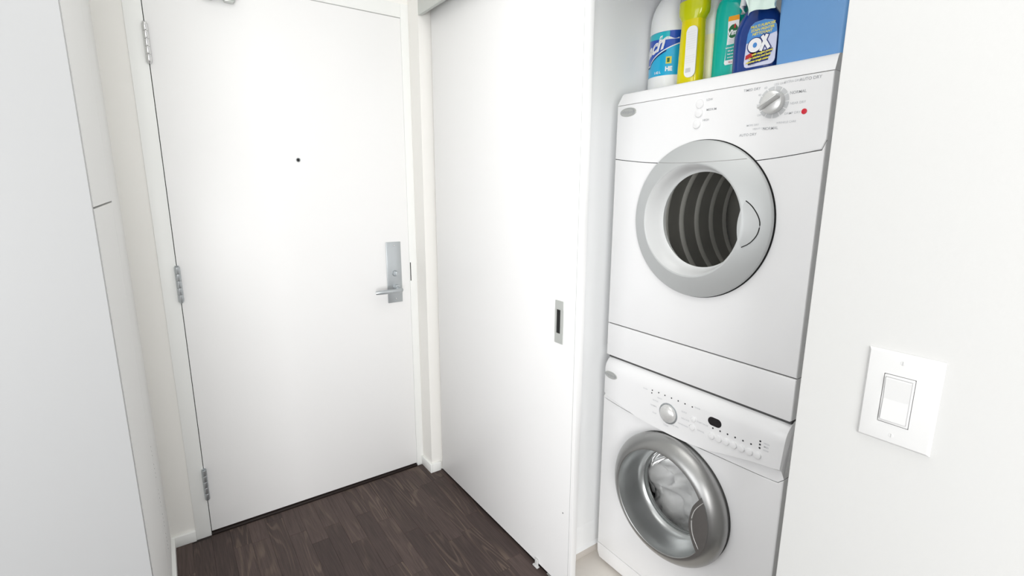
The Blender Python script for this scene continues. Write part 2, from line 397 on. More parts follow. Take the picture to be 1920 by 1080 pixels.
# left: end of a wall that faces the camera, and the hall side behind it
XL, YL = -.11, 1.32
bm = bmesh.new(); add_box(bm, -2.4, XL-.0165, YL+.012, YD+.15, -.05, CEIL)
wl = tag(link('wall_left', bm, 'gap'), 'white wall end and hall side at the left', 'wall', kind=ST)
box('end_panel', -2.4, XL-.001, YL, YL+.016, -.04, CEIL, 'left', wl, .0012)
box('panel', XL-.0164, XL, YL+.0165, 1.852, 1.3745, CEIL, 'wall', wl)
box('panel', XL-.0164, XL, YL+.0165, 1.852, -.04, 1.3700, 'wall', wl)
box('panel', XL-.0164, XL+.0002, 1.852, YD, -.04, CEIL, 'wall', wl)
bm = bmesh.new()
for i in range(26):
    if i in (3, 8, 9, 15, 20): continue
    z = .585-i*.0175; y = 1.885+.0035*i
    add_rev(bm, [(0, -.0004), (.0020, -.0003), (.0022, .0005)], (XL, y, z), 'x', 8)
tag(link('pin_holes', bm, 'gap', wl), kind='stuff')
# baseboards
def bb(name, x0, x1, y0, y1, label, h=.042, m='trim', z0=-.003):
    return tag(box(name, x0, x1, y0, y1, z0, h, m, bev=.0015), label, 'baseboard', kind=ST)
bb('baseboard_left', XL, XL+.013, YL+.0, YD-.0135, 'low white baseboard along the left hall side')
bb('baseboard_back', XL, -.0262, YD-.0135, YD, 'low white baseboard left of the entry door')
bb('baseboard_right', .973, .984, 2.0885, YD-.0045, 'low white baseboard beside the entry door frame', .045)
bb('baseboard_pier', .9841, 1.03, 2.0885, 2.10, 'low white baseboard facing the hall at the sliding door', .045)
bb('baseboard_closet', 1.076, 2.05, 1.223, 1.238, 'beige skirting at the foot of the closet side wall', .034, 'bb_beige', 0)
bm = bmesh.new()
add_poly_pts = [(1.238, .13), (1.236, .12), (1.229, .045), (1.219, .036), (1.219, .0345), (1.238, .0345)]
a = [bm.verts.new((1.076, y, z)) for y, z in add_poly_pts]; b = [bm.verts.new((2.05, y, z)) for y, z in add_poly_pts]
bm.faces.new(a); bm.faces.new(b[::-1])
for i in range(6): bm.faces.new((a[i], a[(i+1) % 6], b[(i+1) % 6], b[i]))
tag(link('trim_6', bm, 'closet'), 'white sloping ledge above the closet skirting', 'trim', kind=ST)

# sliding door
SD = empty('door_2', (1.043, 1.59, 0), 'tall white sliding closet door with recessed metal pull', 'door', kind=ST)
bm = bmesh.new(); add_box(bm, 1.0305, 1.0545, 1.106, 2.074, .013, 2.172, .0015)
link('door_leaf', bm, 'door', SD, 35)
bm = bmesh.new()     # edge band of the leaf: thin joint lines
add_box(bm, 1.0299, 1.031, 1.1195, 1.1203, .02, 2.16)
link('edge_joint', bm, 'softgap', SD)
pl = bmesh.new()
add_box(pl, 1.0275, 1.0306, 1.1755, 1.2165, 1.0265, 1.057, .0006, 1); add_box(pl, 1.0275, 1.0306, 1.1755, 1.2165, .913, .9465, .0006, 1)
add_box(pl, 1.0275, 1.0306, 1.1755, 1.1895, .9463, 1.0267); add_box(pl, 1.0275, 1.0306, 1.2085, 1.2165, .9463, 1.0267)
PU = link('door_pull', pl, 'alu', SD, 35)
box('pull_recess', 1.0292, 1.0303, 1.1893, 1.2087, .946, 1.027, 'dark', PU)
rev('screw', [(0, -.0006), (.0022, -.0005), (.0026, .0005)], (1.0302, 1.154, .307), 'gap', SD, 'x', 12)
bm = bmesh.new()
add_box(bm, 1.0165, 1.0295, 1.276, 1.304, .0003, .006, .0015); add_box(bm, 1.0225, 1.0290, 1.282, 1.298, .005, .030, .0015)
add_rev(bm, [(0, .008), (.004, .008), (.0045, .006), (.0045, .005)], (1.0185, 1.290, 0), 'z', 12)
tag(link('floor_guide', bm, 'switch', None, 35), 'small white plastic guide clip on the floor under the sliding door', 'door guide')
bm = bmesh.new(); add_box(bm, 1.065, 1.095, 1.155, 1.182, .0002, .009, .002)
tag(link('floor_stop', bm, 'rubber', None, 35), 'small black stop on the floor at the sliding door end', 'door stop')

# ------------------------------------------------------------------ light switch
LS = empty('light_switch', (.76, .2054, 1.149), 'white rocker light switch with wide cover plate on the right wall', 'light switch')
bm = bmesh.new()
y0, y1, z0, z1 = .1645, .2455, 1.0875, 1.2125
ry0, ry1, rz0, rz1 = .1892, .2236, 1.1155, 1.1825
def ringv(x, a, b, c, d): return [bm.verts.new((x, *p)) for p in ((a, c), (b, c), (b, d), (a, d))]
R = [ringv(.7605, y0, y1, z0, z1), ringv(.7590, y0, y1, z0, z1), ringv(.7555, y0+.003, y1-.003, z0+.003, z1-.003), ringv(.7548, y0+.006, y1-.006, z0+.006, z1-.006), ringv(.7545, ry0, ry1, rz0, rz1), ringv(.7585, ry0, ry1, rz0, rz1)]
for A, B in zip(R, R[1:]):
    for i in range(4): bm.faces.new((A[i], A[(i+1) % 4], B[(i+1) % 4], B[i]))
link('cover_plate', bm, 'switch', LS, 25)
bm = bmesh.new()
add_box(bm, .7538, .758, ry0+.0007, ry1-.0007, rz0+.0007, rz1-.0007, .0008)
link('switch_frame', bm, 'switch', LS, 35)
bm = bmesh.new()     # rocker: two tilted faces
a, b, c, d, e = ry0+.0035, ry1-.0035, rz0+.0045, rz1-.0045, (rz0+rz1)/2
prof = [(.7545, c), (.7518, c+.0003), (.7532, e), (.7510, d-.0012), (.7520, d), (.7545, d)]
A = [bm.verts.new((x, a, z)) for x, z in prof]; B = [bm.verts.new((x, b, z)) for x, z in prof]
bm.faces.new(A); bm.faces.new(B[::-1])
for i in range(6): bm.faces.new((A[i], A[(i+1) % 6], B[(i+1) % 6], B[i]))
link('rocker', bm, 'switch', LS)
bm = bmesh.new()
for q in ((a-.0009, a), (b, b+.0009)): add_box(bm, .75355, .7545, q[0], q[1], c-.0008, d+.0008)
for q in ((c-.0009, c), (d, d+.0009)): add_box(bm, .75355, .7545, a, b, q[0], q[1])
link('rocker_gap', bm, 'softgap', LS)
for z in (1.2002, 1.1006):
    bm = bmesh.new(); add_rev(bm, [(0, -.0002), (.0026, -.0001), (.0030, .0003), (.0030, .002)], (.7545, .2058, z), 'x', 18)
    s = link('screw', bm, 'switch', LS, 40)
    box('screw_slot', .7541, .7546, .2054, .2062, z-.0024, z+.0024, 'softgap', s)

# ------------------------------------------------------------------ washer and dryer
XF = 1.235; K = .9724
def S(y, z): return (y*K, CAMH+(z-CAMH)*K)
YLf, YR = 1.1765, .5405          # left and right front edges
DT = 1.708                        # dryer top
WT = .8365                        # washer top
def lens_pad(name, m, parent, left, right, xf, groove=None):
    """flat pad bounded by two polylines of (y, z) from top to bottom; xf(y, z) gives its surface"""
    bm = bmesh.new(); n = len(left)-1; k = 8; g = []
    for j in range(n+1):
        g.append([bm.verts.new((xf(*p), *p)) for p in [(left[j][0]+(right[j][0]-left[j][0])*i/k, left[j][1]+(right[j][1]-left[j][1])*i/k) for i in range(k+1)]])
    for j in range(n):
        for i in range(k): bm.faces.new((g[j][i], g[j][i+1], g[j+1][i+1], g[j+1][i]))
    bmesh.ops.remove_doubles(bm, verts=bm.verts, dist=1e-6)
    r = bmesh.ops.extrude_face_region(bm, geom=list(bm.faces), use_keep_orig=True)
    for q in r['geom']:
        if isinstance(q, bmesh.types.BMVert): q.co.x += .006
    return link(name, bm, m, parent, 40)
def resample(pts, n):
    d = [0]
    for a, b in zip(pts, pts[1:]): d.append(d[-1]+math.dist(a, b))
    # Catmull-Rom through the points, evenly spaced
    out = []
    for i in range(n+1):
        t = d[-1]*i/n; k = 0
        while k < len(d)-2 and d[k+1] < t: k += 1
        u = (t-d[k])/(d[k+1]-d[k]); P = [pts[max(k-1, 0)], pts[k], pts[k+1], pts[min(k+2, len(pts)-1)]]
        out.append(tuple(.5*((2*P[1][c])+(-P[0][c]+P[2][c])*u+(2*P[0][c]-5*P[1][c]+4*P[2][c]-P[3][c])*u*u+(-P[0][c]+3*P[1][c]-3*P[2][c]+P[3][c])*u**3) for c in (0, 1)))
    return out
def badge(parent, y, z, x, w=.033, h=.0135):
    bm = bmesh.new(); n = 40
    def ell(s, dx): return [bm.verts.new((x+dx, y+w*s*cos(2*pi*i/n), z+h*s*sin(2*pi*i/n))) for i in range(n)]
    rr = [ell(1, .001), ell(1, -.0012), ell(.95, -.002), ell(.9, -.0022)]
    for A, B in zip(rr, rr[1:]):
        for i in range(n): bm.faces.new((A[i], A[(i+1) % n], B[(i+1) % n], B[i]))
    bm.faces.new(rr[-1])
    o = link('badge', bm, 'badge', parent, 30)
    bm = bmesh.new()
    add_text(bm, 'Whirlpool', .0125, facing(x-.0026, y+.003, z), .00015, .35)
    prev = None        # swoosh ring of the badge
    for i in range(31):
        a = radians(35+i*7.5)
        p = [(x-.0026, y+(w*q)*cos(a), z+(h*q)*sin(a)) for q in (.80, .80-.10*sin(pi*i/30))]
        p = [bm.verts.new(c) for c in p]
        if prev and 0 < i: bm.faces.new((prev[0], prev[1], p[1], p[0]))
        prev = p
    link('lettering', bm, 'print', o)
    return o

# ---------------- dryer
DR = empty('dryer', (XF+.3, .856, .842), 'white front load dryer with pale silver door, stacked on top of the washer', 'dryer')
DC = (.851, 1.328)                # centre of its door
bm = bmesh.new(); add_box(bm, XF+.052, XF+.60, YR+.002, YLf-.002, .846, DT-.004, .004)
add_box(bm, XF+.03, XF+.0525, YR+.005, YLf-.005, .85, .95)
DCAB = bm
# hollow where the drum sits: leave the front open by building the cabinet as a shell
bm.free(); bm = bmesh.new()
add_box(bm, XF+.052, XF+.60, YR+.002, YR+.008, .846, DT-.004, .002); add_box(bm, XF+.052, XF+.60, YLf-.008, YLf-.002, .846, DT-.004, .002)
add_box(bm, XF+.02, XF+.60, YR+.008, YLf-.008, DT-.012, DT-.002); add_box(bm, XF+.03, XF+.60, YR+.008, YLf-.008, .846, .856)
add_box(bm, XF+.592, XF+.60, YR+.006, YLf-.006, .85, DT-.008)
link('cabinet', bm, 'enamel', DR, 35)
# lower band
panel_yz('lower_band', [(YLf, .8420), (YR+.004, .8420), (YR, .846), (YR, .9555), (YLf, .9555)], XF, .05, 'enamel', DR, bev=.004)
seam = resample([S(1.2106, 1.5095), S(1.14, 1.5010), S(1.0695, 1.4939), S(.96, 1.4878), S(.85, 1.4850), S(.744, 1.4853), S(.65, 1.4935), S(.5646, 1.5052)], 24)
seam[0] = (YLf, seam[0][1])
corner = [(YR, S(0, 1.5275)[1])]
fp = [(YLf, .9585)]+[(y, z-.0011) for y, z in seam]+[(y, z-.0011) for y, z in corner]+[(YR, .9585)]
panel_yz('front_panel', fp[::-1], XF, .05, 'enamel', DR, (DC[0], DC[1], .150), .004)
cons_top = 1.6705
cp = [(y, z+.0011) for y, z in seam]+[(y, z+.0011) for y, z in corner]+[(YR+.001, cons_top), (YLf-.001, cons_top)]
CO = panel_yz('console', cp, XF, .05, 'plastic', DR, bev=.0035)
# top cap, leaning back
bm = bmesh.new()
sec = [(XF+.0005, cons_top+.0012, 0), (XF+.004, cons_top+.012, .003), (XF+.010, DT-.006, .010), (XF+.0135, DT-.0015, .013), (XF+.018, DT, .015), (XF+.06, DT, .015), (XF+.06, cons_top+.0012, 0)]
A = [bm.verts.new((x, YLf-.001-i, z)) for x, z, i in sec]; B = [bm.verts.new((x, YR+.001, z)) for x, z, i in sec]
bm.faces.new(A); bm.faces.new(B[::-1])
for i in range(len(sec)): bm.faces.new((A[i], A[(i+1) % len(sec)], B[(i+1) % len(sec)], B[i]))
link('console_cap', bm, 'plastic', DR, 35)
bm = bmesh.new(); add_box(bm, XF+.006, XF+.05, YR+.004, YLf-.006, cons_top-.002, cons_top+.003)
link('joint', bm, 'softgap', DR); bm = bmesh.new()
add_box(bm, XF+.006, XF+.05, YR+.003, YLf-.004, .950, .962)
link('joint', bm, 'gap', DR); bm = bmesh.new()
for A, B in zip(seam+corner, (seam+corner)[1:]):
    add_poly(bm, [(XF+.003, A[0], A[1]-.004), (XF+.003, B[0], B[1]-.004), (XF+.003, B[0], B[1]+.004), (XF+.003, A[0], A[1]+.004)])
link('joint', bm, 'gap', DR)
add = None
# door: cone shaped ring, funnel, glass
R0 = .2165
ring_prof = [(R0-.004, -.001), (R0-.0005, -.004), (R0, -.009), (R0-.0012, -.0115), (R0-.004, -.0130), (.158, -.0435), (.1545, -.0440), (.1520, -.0425)]
RG = rev('door_ring', ring_prof, (XF, *DC), 'ring', DR, n=128, smooth=40)
rev('funnel', [(.1520, -.0426), (.1490, -.036), (.1440, -.016), (.1395, .004), (.1355, .016), (.1335, .018)], (XF, *DC), 'funnel', DR, n=96)
bm = bmesh.new(); add_rev(bm, [(R0+.0022, -.0004), (R0+.0022, -.0012), (R0-.006, -.0012)], (XF, *DC), 'x', 96, radians(32), radians(292))
link('door_gap', bm, 'dark', DR)  # flat dark arc painted as shade in the gap and on the ring's side
rev('door_glass', [(.1338, .0170), (.120, .020), (.09, .0245), (.05, .027), (0, .028)], (XF, *DC), 'glass', DR, n=64)
def cone_x(y, z):                # surface of the cone shaped ring
    r = math.hypot(y-DC[0], z-DC[1])
    return XF+(-.0435+max(r-.158, -.02)*(.0305/.0545) if r > .158 else -.0440)
# seam of the console carried across the door
pts = []
for i in range(41):
    y = DC[0]+.150-.30*i/40
    z = S(0, 1.4862)[1]+.0018*((y-DC[0])/.15)**2*4
    if math.hypot(y-DC[0], z-DC[1]) < R0-.004 and math.hypot(y-DC[0], z-DC[1]) > .153: pts.append((cone_x(y, z)-.0002, y, z))
tube('door_seam', pts, .0009, 'softgap', RG, 6)
Lp = resample([(.6935, 1.3868), (.7021, 1.3595), (.7068, 1.3287), (.7034, 1.2953), (.6937, 1.2705)], 20)
Rp = resample([(.6935, 1.3868), (.6790, 1.3735), (.6645, 1.3504), (.6590, 1.3290), (.6630, 1.3035), (.6770, 1.2820), (.6937, 1.2705)], 20)
lens_pad('latch_pad', 'ring', RG, Lp, Rp, lambda y, z: cone_x(y, z)-.0012)
bm = bmesh.new(); add_tube(bm, [(cone_x(y, z)-.0006, y, z) for y, z in Rp], .0014, 6)
link('latch_groove', bm, 'dark', RG, 60)
# drum with ribs
M['drum'] = mat('drum_steel', (.46, .445, .415), .38, metal=.55, var=.25, bscale=12)
M['drumdark'] = mat('washer_drum_steel', (.30, .30, .30), .3, metal=1, var=.25, bscale=12)
M['ribglint'] = mat('painted_drum_glint', (.96, .94, .89), .45, metal=.1, var=.1, bscale=12)  # near white: light streaks reflected in the drum, put into the colour
bm = bmesh.new()
add_rev(bm, [(.150, .032), (.262, .035), (.268, .045)], (XF, *(.856, 1.318)), 'x', 64)
x = .045
for k in range(6):
    add_rev(bm, [(.268, x), (.268, x+.045), (.262, x+.056), (.258, x+.064), (.258, x+.072), (.262, x+.080), (.268, x+.088)], (XF, .856, 1.318), 'x', 64)
    x += .088
add_rev(bm, [(.268, x), (.20, x+.004), (0, x+.006)], (XF, .856, 1.318), 'x', 64)
DD = link('drum', bm, 'drum', DR, 50)
bm = bmesh.new(); x = .045
for k in range(6):
    add_rev(bm, [(.2618, x+.0545), (.2600, x+.058), (.2572, x+.064), (.2568, x+.068), (.2572, x+.074), (.2612, x+.081)], (XF, .856, 1.318), 'x', 64); x += .088
link('drum_rib_glint', bm, 'ribglint', DD, 50)  # pale bands laid on the ribs as painted reflections
# controls
kc = (.6695, 1.6193)
bm = bmesh.new()
for i in range(12):
    a0, a1 = radians(i*30+3), radians(i*30+28.5)
    add_rev(bm, [(.0260, -.0006), (.0365, -.0006)], (XF, *kc), 'x', 6, a0, a1)
link('dial_scale', bm, 'dial_grey', CO)
KN = rev('knob', [(.0268, 0), (.0268, -.010), (.0262, -.0135), (.0245, -.015), (.010, -.0165), (0, -.0168)], (XF, *kc), 'knob', DR, n=48)
bm = bmesh.new(); add_box(bm, -.034, -.0155, -.0262, .0262, -.0052, .0052, .003)
for v in bm.verts: v.co.z *= (.45 if v.co.x < -.028 else 1)
ang = radians(-31)
for v in bm.verts:
    y, z = v.co.y, v.co.z; v.co = Vector((XF+v.co.x, kc[0]+y*cos(ang)-z*sin(ang), kc[1]+y*sin(ang)+z*cos(ang)))
link('knob_grip', bm, 'knob', KN, 40)
for p in ((.8968, 1.647), (.8981, 1.623), (.9023, 1.5933)):
    y, z = S(*p)
    rev('button', [(.0118, .001), (.0118, -.0025), (.0105, -.0042), (.006, -.0052), (0, -.0056)], (XF, y, z), 'plastic', DR, n=28)
rev('red_dot', [(.0062, .0005), (.0062, -.0008), (.005, -.0012), (0, -.0013)], (XF, *S(.613, 1.5955)), 'red', DR, n=24)
badge(DR, S(1.161, 0)[0], S(0, 1.6545)[1], XF)
bm = bmesh.new(); T = XF-.0004
def dt(txt, y, z, size=.009, mi=0): add_text(bm, txt, size, facing(T, *S(y, z)), .0001, mi=mi)
dt('TIMED DRY', .748, 1.663, .0085); dt('AUTO DRY', .607, 1.668, .0095); dt('NORMAL', .632, 1.6415, .009)
dt('NEAR DRY', .630, 1.617, .0075, 1); dt('DAMP DRY', .640, 1.595, .0075, 1); dt('WRINKLE CARE', .653, 1.575, .0065, 1)
dt('NORMAL', .690, 1.5635, .009); dt('HEAVY DRY', .718, 1.5655, .0065, 1); dt('MORE DRY', .737, 1.5755, .0065, 1)
dt('AUTO DRY', .748, 1.5525, .009); dt('OFF', .722, 1.598, .0065, 1); dt('30', .728, 1.622, .0075, 1); dt('40', .726, 1.647, .0075, 1)
dt('60', .712, 1.662, .0075, 1); dt('LESS DRY', .678, 1.6665, .0065, 1); dt('EXTRA DRY', .648, 1.668, .007, 1)
dt('LOW', .868, 1.655, .008); dt('MEDIUM', .860, 1.6285, .008); dt('HIGH', .875, 1.602, .008)
link('lettering', bm, ['print', 'print_pale'], CO)

# ---------------- washer
WA = empty('washer', (XF+.3, .856, 0), 'white front load washer with dark silver door and white laundry inside, below the dryer', 'washer')
WC = (.872, .455)
bm = bmesh.new()
add_box(bm, XF+.052, XF+.60, YR+.002, YR+.008, .02, WT-.002, .002); add_box(bm, XF+.052, XF+.60, YLf-.003, YLf+.003, .02, WT-.002, .002)
add_box(bm, XF+.02, XF+.60, YR+.008, YLf-.003, WT-.012, WT-.001); add_box(bm, XF+.05, XF+.60, YR+.008, YLf-.003, .02, .03)
add_box(bm, XF+.592, XF+.60, YR+.006, YLf, .03, WT-.008)
link('cabinet', bm, 'enamel', WA, 35)
for y in (YR+.05, YLf-.05):
    for xx in (XF+.08, XF+.54):
        rev('foot', [(0, 0), (.022, 0), (.022, .008), (.012, .010), (.012, .024), (0, .024)], (xx, y, .0003), 'rubber', WA, 'z', 20)
wseam = resample([(YLf+.0045, .678), (1.0958, .6685), (1.0123, .663), (.9436, .6600), (.8542, .6590), (.7864, .6595), (.6729, .6625), (.5897, .6655), (.5545, .6685)], 28)
wend = (YR, .6830)
wb = [(YLf+.0045, .085)]+[(y, z-.001) for y, z in wseam]+[(wend[0], wend[1]-.001), (YR, .085)]
panel_yz('front_panel', wb[::-1], XF, .05, 'enamel', WA, (WC[0], WC[1], .155), .004)
# service panel at the foot, leaning back a little
bm = bmesh.new()
pr = [(XF+.0006, .0838), (XF+.003, .045), (XF+.010, .016), (XF+.03, .012), (XF+.05, .012), (XF+.05, .0838)]
A = [bm.verts.new((x, YLf+.0045-(.004 if i in (2, 3) else 0), z)) for i, (x, z) in enumerate(pr)]; B = [bm.verts.new((x, YR, z)) for x, z in pr]
bm.faces.new(A); bm.faces.new(B[::-1])
for i in range(6): bm.faces.new((A[i], A[(i+1) % 6], B[(i+1) % 6], B[i]))
link('service_panel', bm, 'enamel', WA, 35)
# console with the scooped lower edge
up = resample([(1.172, .7010), (1.115, .6888), (1.0600, .6775), (1.0197, .6690), (.9378, .6640), (.8489, .6630), (.7873, .6660), (.7318, .6755), (.6952, .6845), (.6289, .6975), (.5853, .7047), (.5500, .7085)], 28)
bm = bmesh.new(); n = len(up)
low = wseam
def wx(y, z):                     # console front: proud in the middle of its height, eased back at the top
    t = max(0, (z-(WT-.055))/.055)
    e = max(0, (y-(YLf-.016))/.016); e2 = max(0, ((YR+.02)-y)/.02)
    return XF-.0125+.032*t*t*t+.010*e*e+.012*e2*e2
rows = []
for i in range(n):
    y, z = up[i]; yl, zl = low[i]
    fr = i/(n-1)
    top_y = (YLf-.004)+((YR+.003)-(YLf-.004))*fr
    col = [(XF+.05, yl if 0 < i < n-1 else yl, zl+.001), (XF+.0005, yl, zl+.001)]
    col += [(XF+.0005+.0035*min(1, (z-zl)/.02), yl+(y-yl)*.85, zl+(z-zl)*.80), (wx(y, z)+.003, y, z-.0008), (wx(y, z), y, z+.001)]
    for t in (.15, .35, .55, .70, .80, .88, .94, .98, 1):
        yy = y+(top_y-y)*t; zz = z+.001+(WT-z-.001)*t
        col.append((wx(yy, zz), yy, zz))
    col.append((XF+.05, top_y, WT))
    rows.append([bm.verts.new(c) for c in col])
for A, B in zip(rows, rows[1:]):
    for j in range(len(A)-1): bm.faces.new((A[j], A[j+1], B[j+1], B[j]))
bm.faces.new(rows[0])
# right flank of the console down to the seam corner
E_ = rows[-1]; c0 = bm.verts.new((XF+.0005, YR, .684)); c1 = bm.verts.new((XF+.05, YR, .684)); c2 = bm.verts.new((XF+.05, YR+.001, WT)); c3 = bm.verts.new((XF+.02, YR, WT-.02))
bm.faces.new([c0, c1, c2, c3])
bm.faces.new([E_[1], c0, E_[2]]); bm.faces.new([E_[0], E_[1], c0, c1])
bm.faces.new([c0, E_[2], E_[3], E_[4], E_[5], E_[6], E_[7], E_[8], E_[9], E_[10], c3])
bm.faces.new([c3, E_[10], E_[11], E_[12], E_[13], E_[14], c2])
WCO = link('console', bm, 'plastic', WA, 42)
bm = bmesh.new(); add_box(bm, XF+.012, XF+.05, YR+.004, YLf-.004, .832, .8415)
link('joint', bm, 'gap', WA); bm = bmesh.new()
add_box(bm, XF+.004, XF+.05, YR+.003, YLf+.001, .080, .090)
link('joint', bm, 'softgap', WA); bm = bmesh.new()
for A, B in zip(wseam, wseam[1:]):
    add_poly(bm, [(XF+.003, A[0], A[1]-.004), (XF+.003, B[0], B[1]-.004), (XF+.003, B[0], B[1]+.004), (XF+.003, A[0], A[1]+.004)])
link('joint', bm, 'gap', WA)
# door
wprof = [(.2020, 0), (.2055, -.012), (.2078, -.018), (.2085, -.023), (.2075, -.029), (.2040, -.037), (.1975, -.0455), (.188, -.0550), (.178, -.0615), (.171, -.0640), (.1655, -.0645), (.1635, -.0630)]
WR = rev('door_ring', wprof, (XF, *WC), 'chrome', WA, n=128, smooth=40)
rev('funnel', [(.1635, -.0631), (.1600, -.052), (.1565, -.035), (.1520, -.008), (.148, .012), (.144, .024), (.136, .031), (.134, .0305), (.133, .036)], (XF, *WC), 'chrome2', WA, n=96)
rev('seal', [(.133, .0345), (.128, .035), (.1265, .040), (.130, .0465), (.150, .052)], (XF, *WC), 'rubber', WA, n=80)
rev('door_glass', [(.1335, .033), (.127, .036), (.120, .050), (.110, .070), (.09, .084), (.05, .094), (0, .097)], (XF, *WC), 'glass', WA, n=64)
rev('door_gap', [(.2060, -.0005), (.2060, -.0012), (.17, -.0012)], (XF, *WC), 'gap', WA, n=96)
Lp = resample([(.7244, .5533), (.7400, .5290), (.7514, .5050), (.7587, .4562), (.7508, .4203), (.7312, .3832), (.7200, .3660)], 24)
def arc_to(p0, p1, r, n):
    a0 = math.atan2(p0[1]-WC[1], p0[0]-WC[0]); a1 = math.atan2(p1[1]-WC[1], p1[0]-WC[0])
    if a0 < 0: a0 += 2*pi
    if a1 < 0: a1 += 2*pi
    return [(WC[0]+r*cos(a0+(a1-a0)*i/n), WC[1]+r*sin(a0+(a1-a0)*i/n)) for i in range(n+1)]
Rp = arc_to(Lp[0], Lp[-1], .1760, 24)
lens_pad('latch_pad', 'chrome', WR, Lp, Rp, lambda y, z: XF-.0652-.0015*(1-min(1, abs(math.hypot(y-WC[0], z-WC[1])-.15)/.05)))
pts = resample([(.7156, .5427), (.7330, .5190), (.745, .4934), (.7486, .4632), (.7406, .4241), (.7197, .3901)], 24)
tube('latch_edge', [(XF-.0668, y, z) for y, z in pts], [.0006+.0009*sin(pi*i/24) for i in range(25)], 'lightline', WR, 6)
# drum
bm = bmesh.new()
add_rev(bm, [(.15, .052), (.225, .058), (.235, .075), (.235, .40), (.20, .42), (0, .425)], (XF, *WC), 'x', 64)
WD = link('drum', bm, 'drumdark', WA, 50)
for k in range(3):
    a = radians(30+120*k); bm = bmesh.new()
    add_box(bm, XF+.10, XF+.38, -.022, .022, .17, .232, .015, 3)
    for v in bm.verts:
        y, z = v.co.y, v.co.z; v.co = Vector((v.co.x, WC[0]+y*cos(a)-z*sin(a), WC[1]+y*sin(a)+z*cos(a)))
    link('drum_paddle', bm, 'drumdark', WD, 40)
# white laundry lying in the drum
bm = bmesh.new(); bmesh.ops.create_icosphere(bm, subdivisions=5, radius=1)
for v in bm.verts:
    d = v.co.normalized()
    q = Vector((d.x*2.1+3, d.y*2.1, d.z*2.1))
    fold = 1-2*abs(noise.noise(q*1.1+Vector((.3, .1, 0))))
    fold2 = 1-2*abs(noise.noise(q*2.3+Vector((1, 4, 2))))
    s = 1+.13*fold+.06*fold2+.05*noise.noise(q*.6)
    v.co = Vector((XF+.20+d.x*s*.125, WC[0]+.008+d.y*s*.195, WC[1]-.085+d.z*s*.165))
    ry, rz = v.co.y-WC[0], v.co.z-WC[1]; rr = math.hypot(ry, rz)
    if rr > .226: v.co.y = WC[0]+ry*.226/rr; v.co.z = WC[1]+rz*.226/rr
    v.co.x = max(v.co.x, XF+.099+.040*(1-fold)+.022*(1-fold2))
LA = link('laundry', bm, 'cloth', None, 180)
tag(LA, 'crumpled white laundry lying in the washer drum', 'laundry')
# controls
rev('dial_rim', [(.0345, .003), (.0345, -.0115), (.0330, -.0135), (.0300, -.0140), (.0290, -.0125)], (XF, *S(.9195, .7105)), 'satin', WA, n=48)
rev('knob', [(.0292, -.0100), (.0285, -.0165), (.0260, -.021), (.018, -.0255), (.009, -.0275), (0, -.028)], (XF, *S(.9195, .7105)), 'knob', WA, n=48)
def cx_(y, z): return wx(y, z)
bm = bmesh.new()
def dot(y, z, r=.0022): y, z = S(y, z); add_rev(bm, [(r, .001), (r, -.0006), (0, -.0009)], (cx_(y, z), y, z), 'x', 12)
for p in [(.9868, .7663), (.9882, .7564), (.961, .767), (.9365, .7665), (.911, .7665), (.886, .7662), (.861, .766), (.8351, .7658), (.8385, .7025)]: dot(*p)
for i in range(6): dot(.762-.1164*i/5, .7272+.0022*i/5, .0024)
for z in (.7486, .739, .729): dot(.6215, z, .0026)
tag(link('indicator_dots', bm, 'led', WCO), kind='stuff')
for i in range(7):
    y, z = S(.764-.1398*i/6, .7015+.0043*i/6)
    rev('button', [(.0098, .003), (.0098, -.0025), (.0088, -.0042), (.006, -.0050), (0, -.0048)], (cx_(y, z), y, z), 'plastic', WA, n=28)
for p, r in (((.8294, .7014), .0092), ((.827, .7275), .0075)):
    y, z = S(*p); rev('button', [(r, .003), (r, -.0025), (r*.9, -.0042), (r*.6, -.0050), (0, -.0048)], (cx_(y, z), y, z), 'plastic', WA, n=28)
bm = bmesh.new(); y, z = S(.758, .7473); pts = []
for i in range(12): a = -pi/2+pi*i/11; pts.append((.0085+.0125*cos(a), .0125*sin(a)))
for i in range(12): a = pi/2+pi*i/11; pts.append((-.0085+.0125*cos(a), .0125*sin(a)))
A = [bm.verts.new((cx_(y, z)+.002, y+p[0], z+p[1])) for p in pts]; B = [bm.verts.new((cx_(y, z)-.0008, y+p[0], z+p[1])) for p in pts]
bm.faces.new(B)
for i in range(24): bm.faces.new((A[i], A[(i+1) % 24], B[(i+1) % 24], B[i]))
link('display', bm, 'display', WA, 40)
badge(WA, S(1.1800, 0)[0]-.009, S(0, .7590)[1], wx(S(1.18, 0)[0], .777)-.0002, .0285, .0128)
bm = bmesh.new()
def wt(txt, y, z, size=.0062):
    y, z = S(y, z); add_text(bm, txt, size, facing(cx_(y, z)-.0005, y, z), .00008)
for t, y, z in (('NORMAL', .977, .7155), ('WHITES', .972, .735), ('HEAVY', .955, .749), ('QUICK', .862, .738), ('DELICATE', .856, .716), ('HANDWASH', .862, .695), ('RINSE SPIN', .893, .679), ('SOAK', .972, .692), ('CLEAN', .925, .668), ('START PAUSE', .797, .7265), ('CANCEL', .800, .7005), ('WASH', 1.015, .762), ('DONE', .817, .768), ('HIGH', .604, .7475), ('MED', .604, .738), ('LOW', .604, .728)): wt(t, y, z)
link('lettering', bm, 'print_pale', WCO)

# ------------------------------------------------------------------ things on top of the dryer
ZT = DT+.0004
def cyl_map(cx, cy, r, z0, a0):   # wrap (u, v) round a cylinder; u = 0 looks along angle a0
    return lambda u, v: (cx+r*cos(a0+u/r), cy+r*sin(a0+u/r), z0+v)
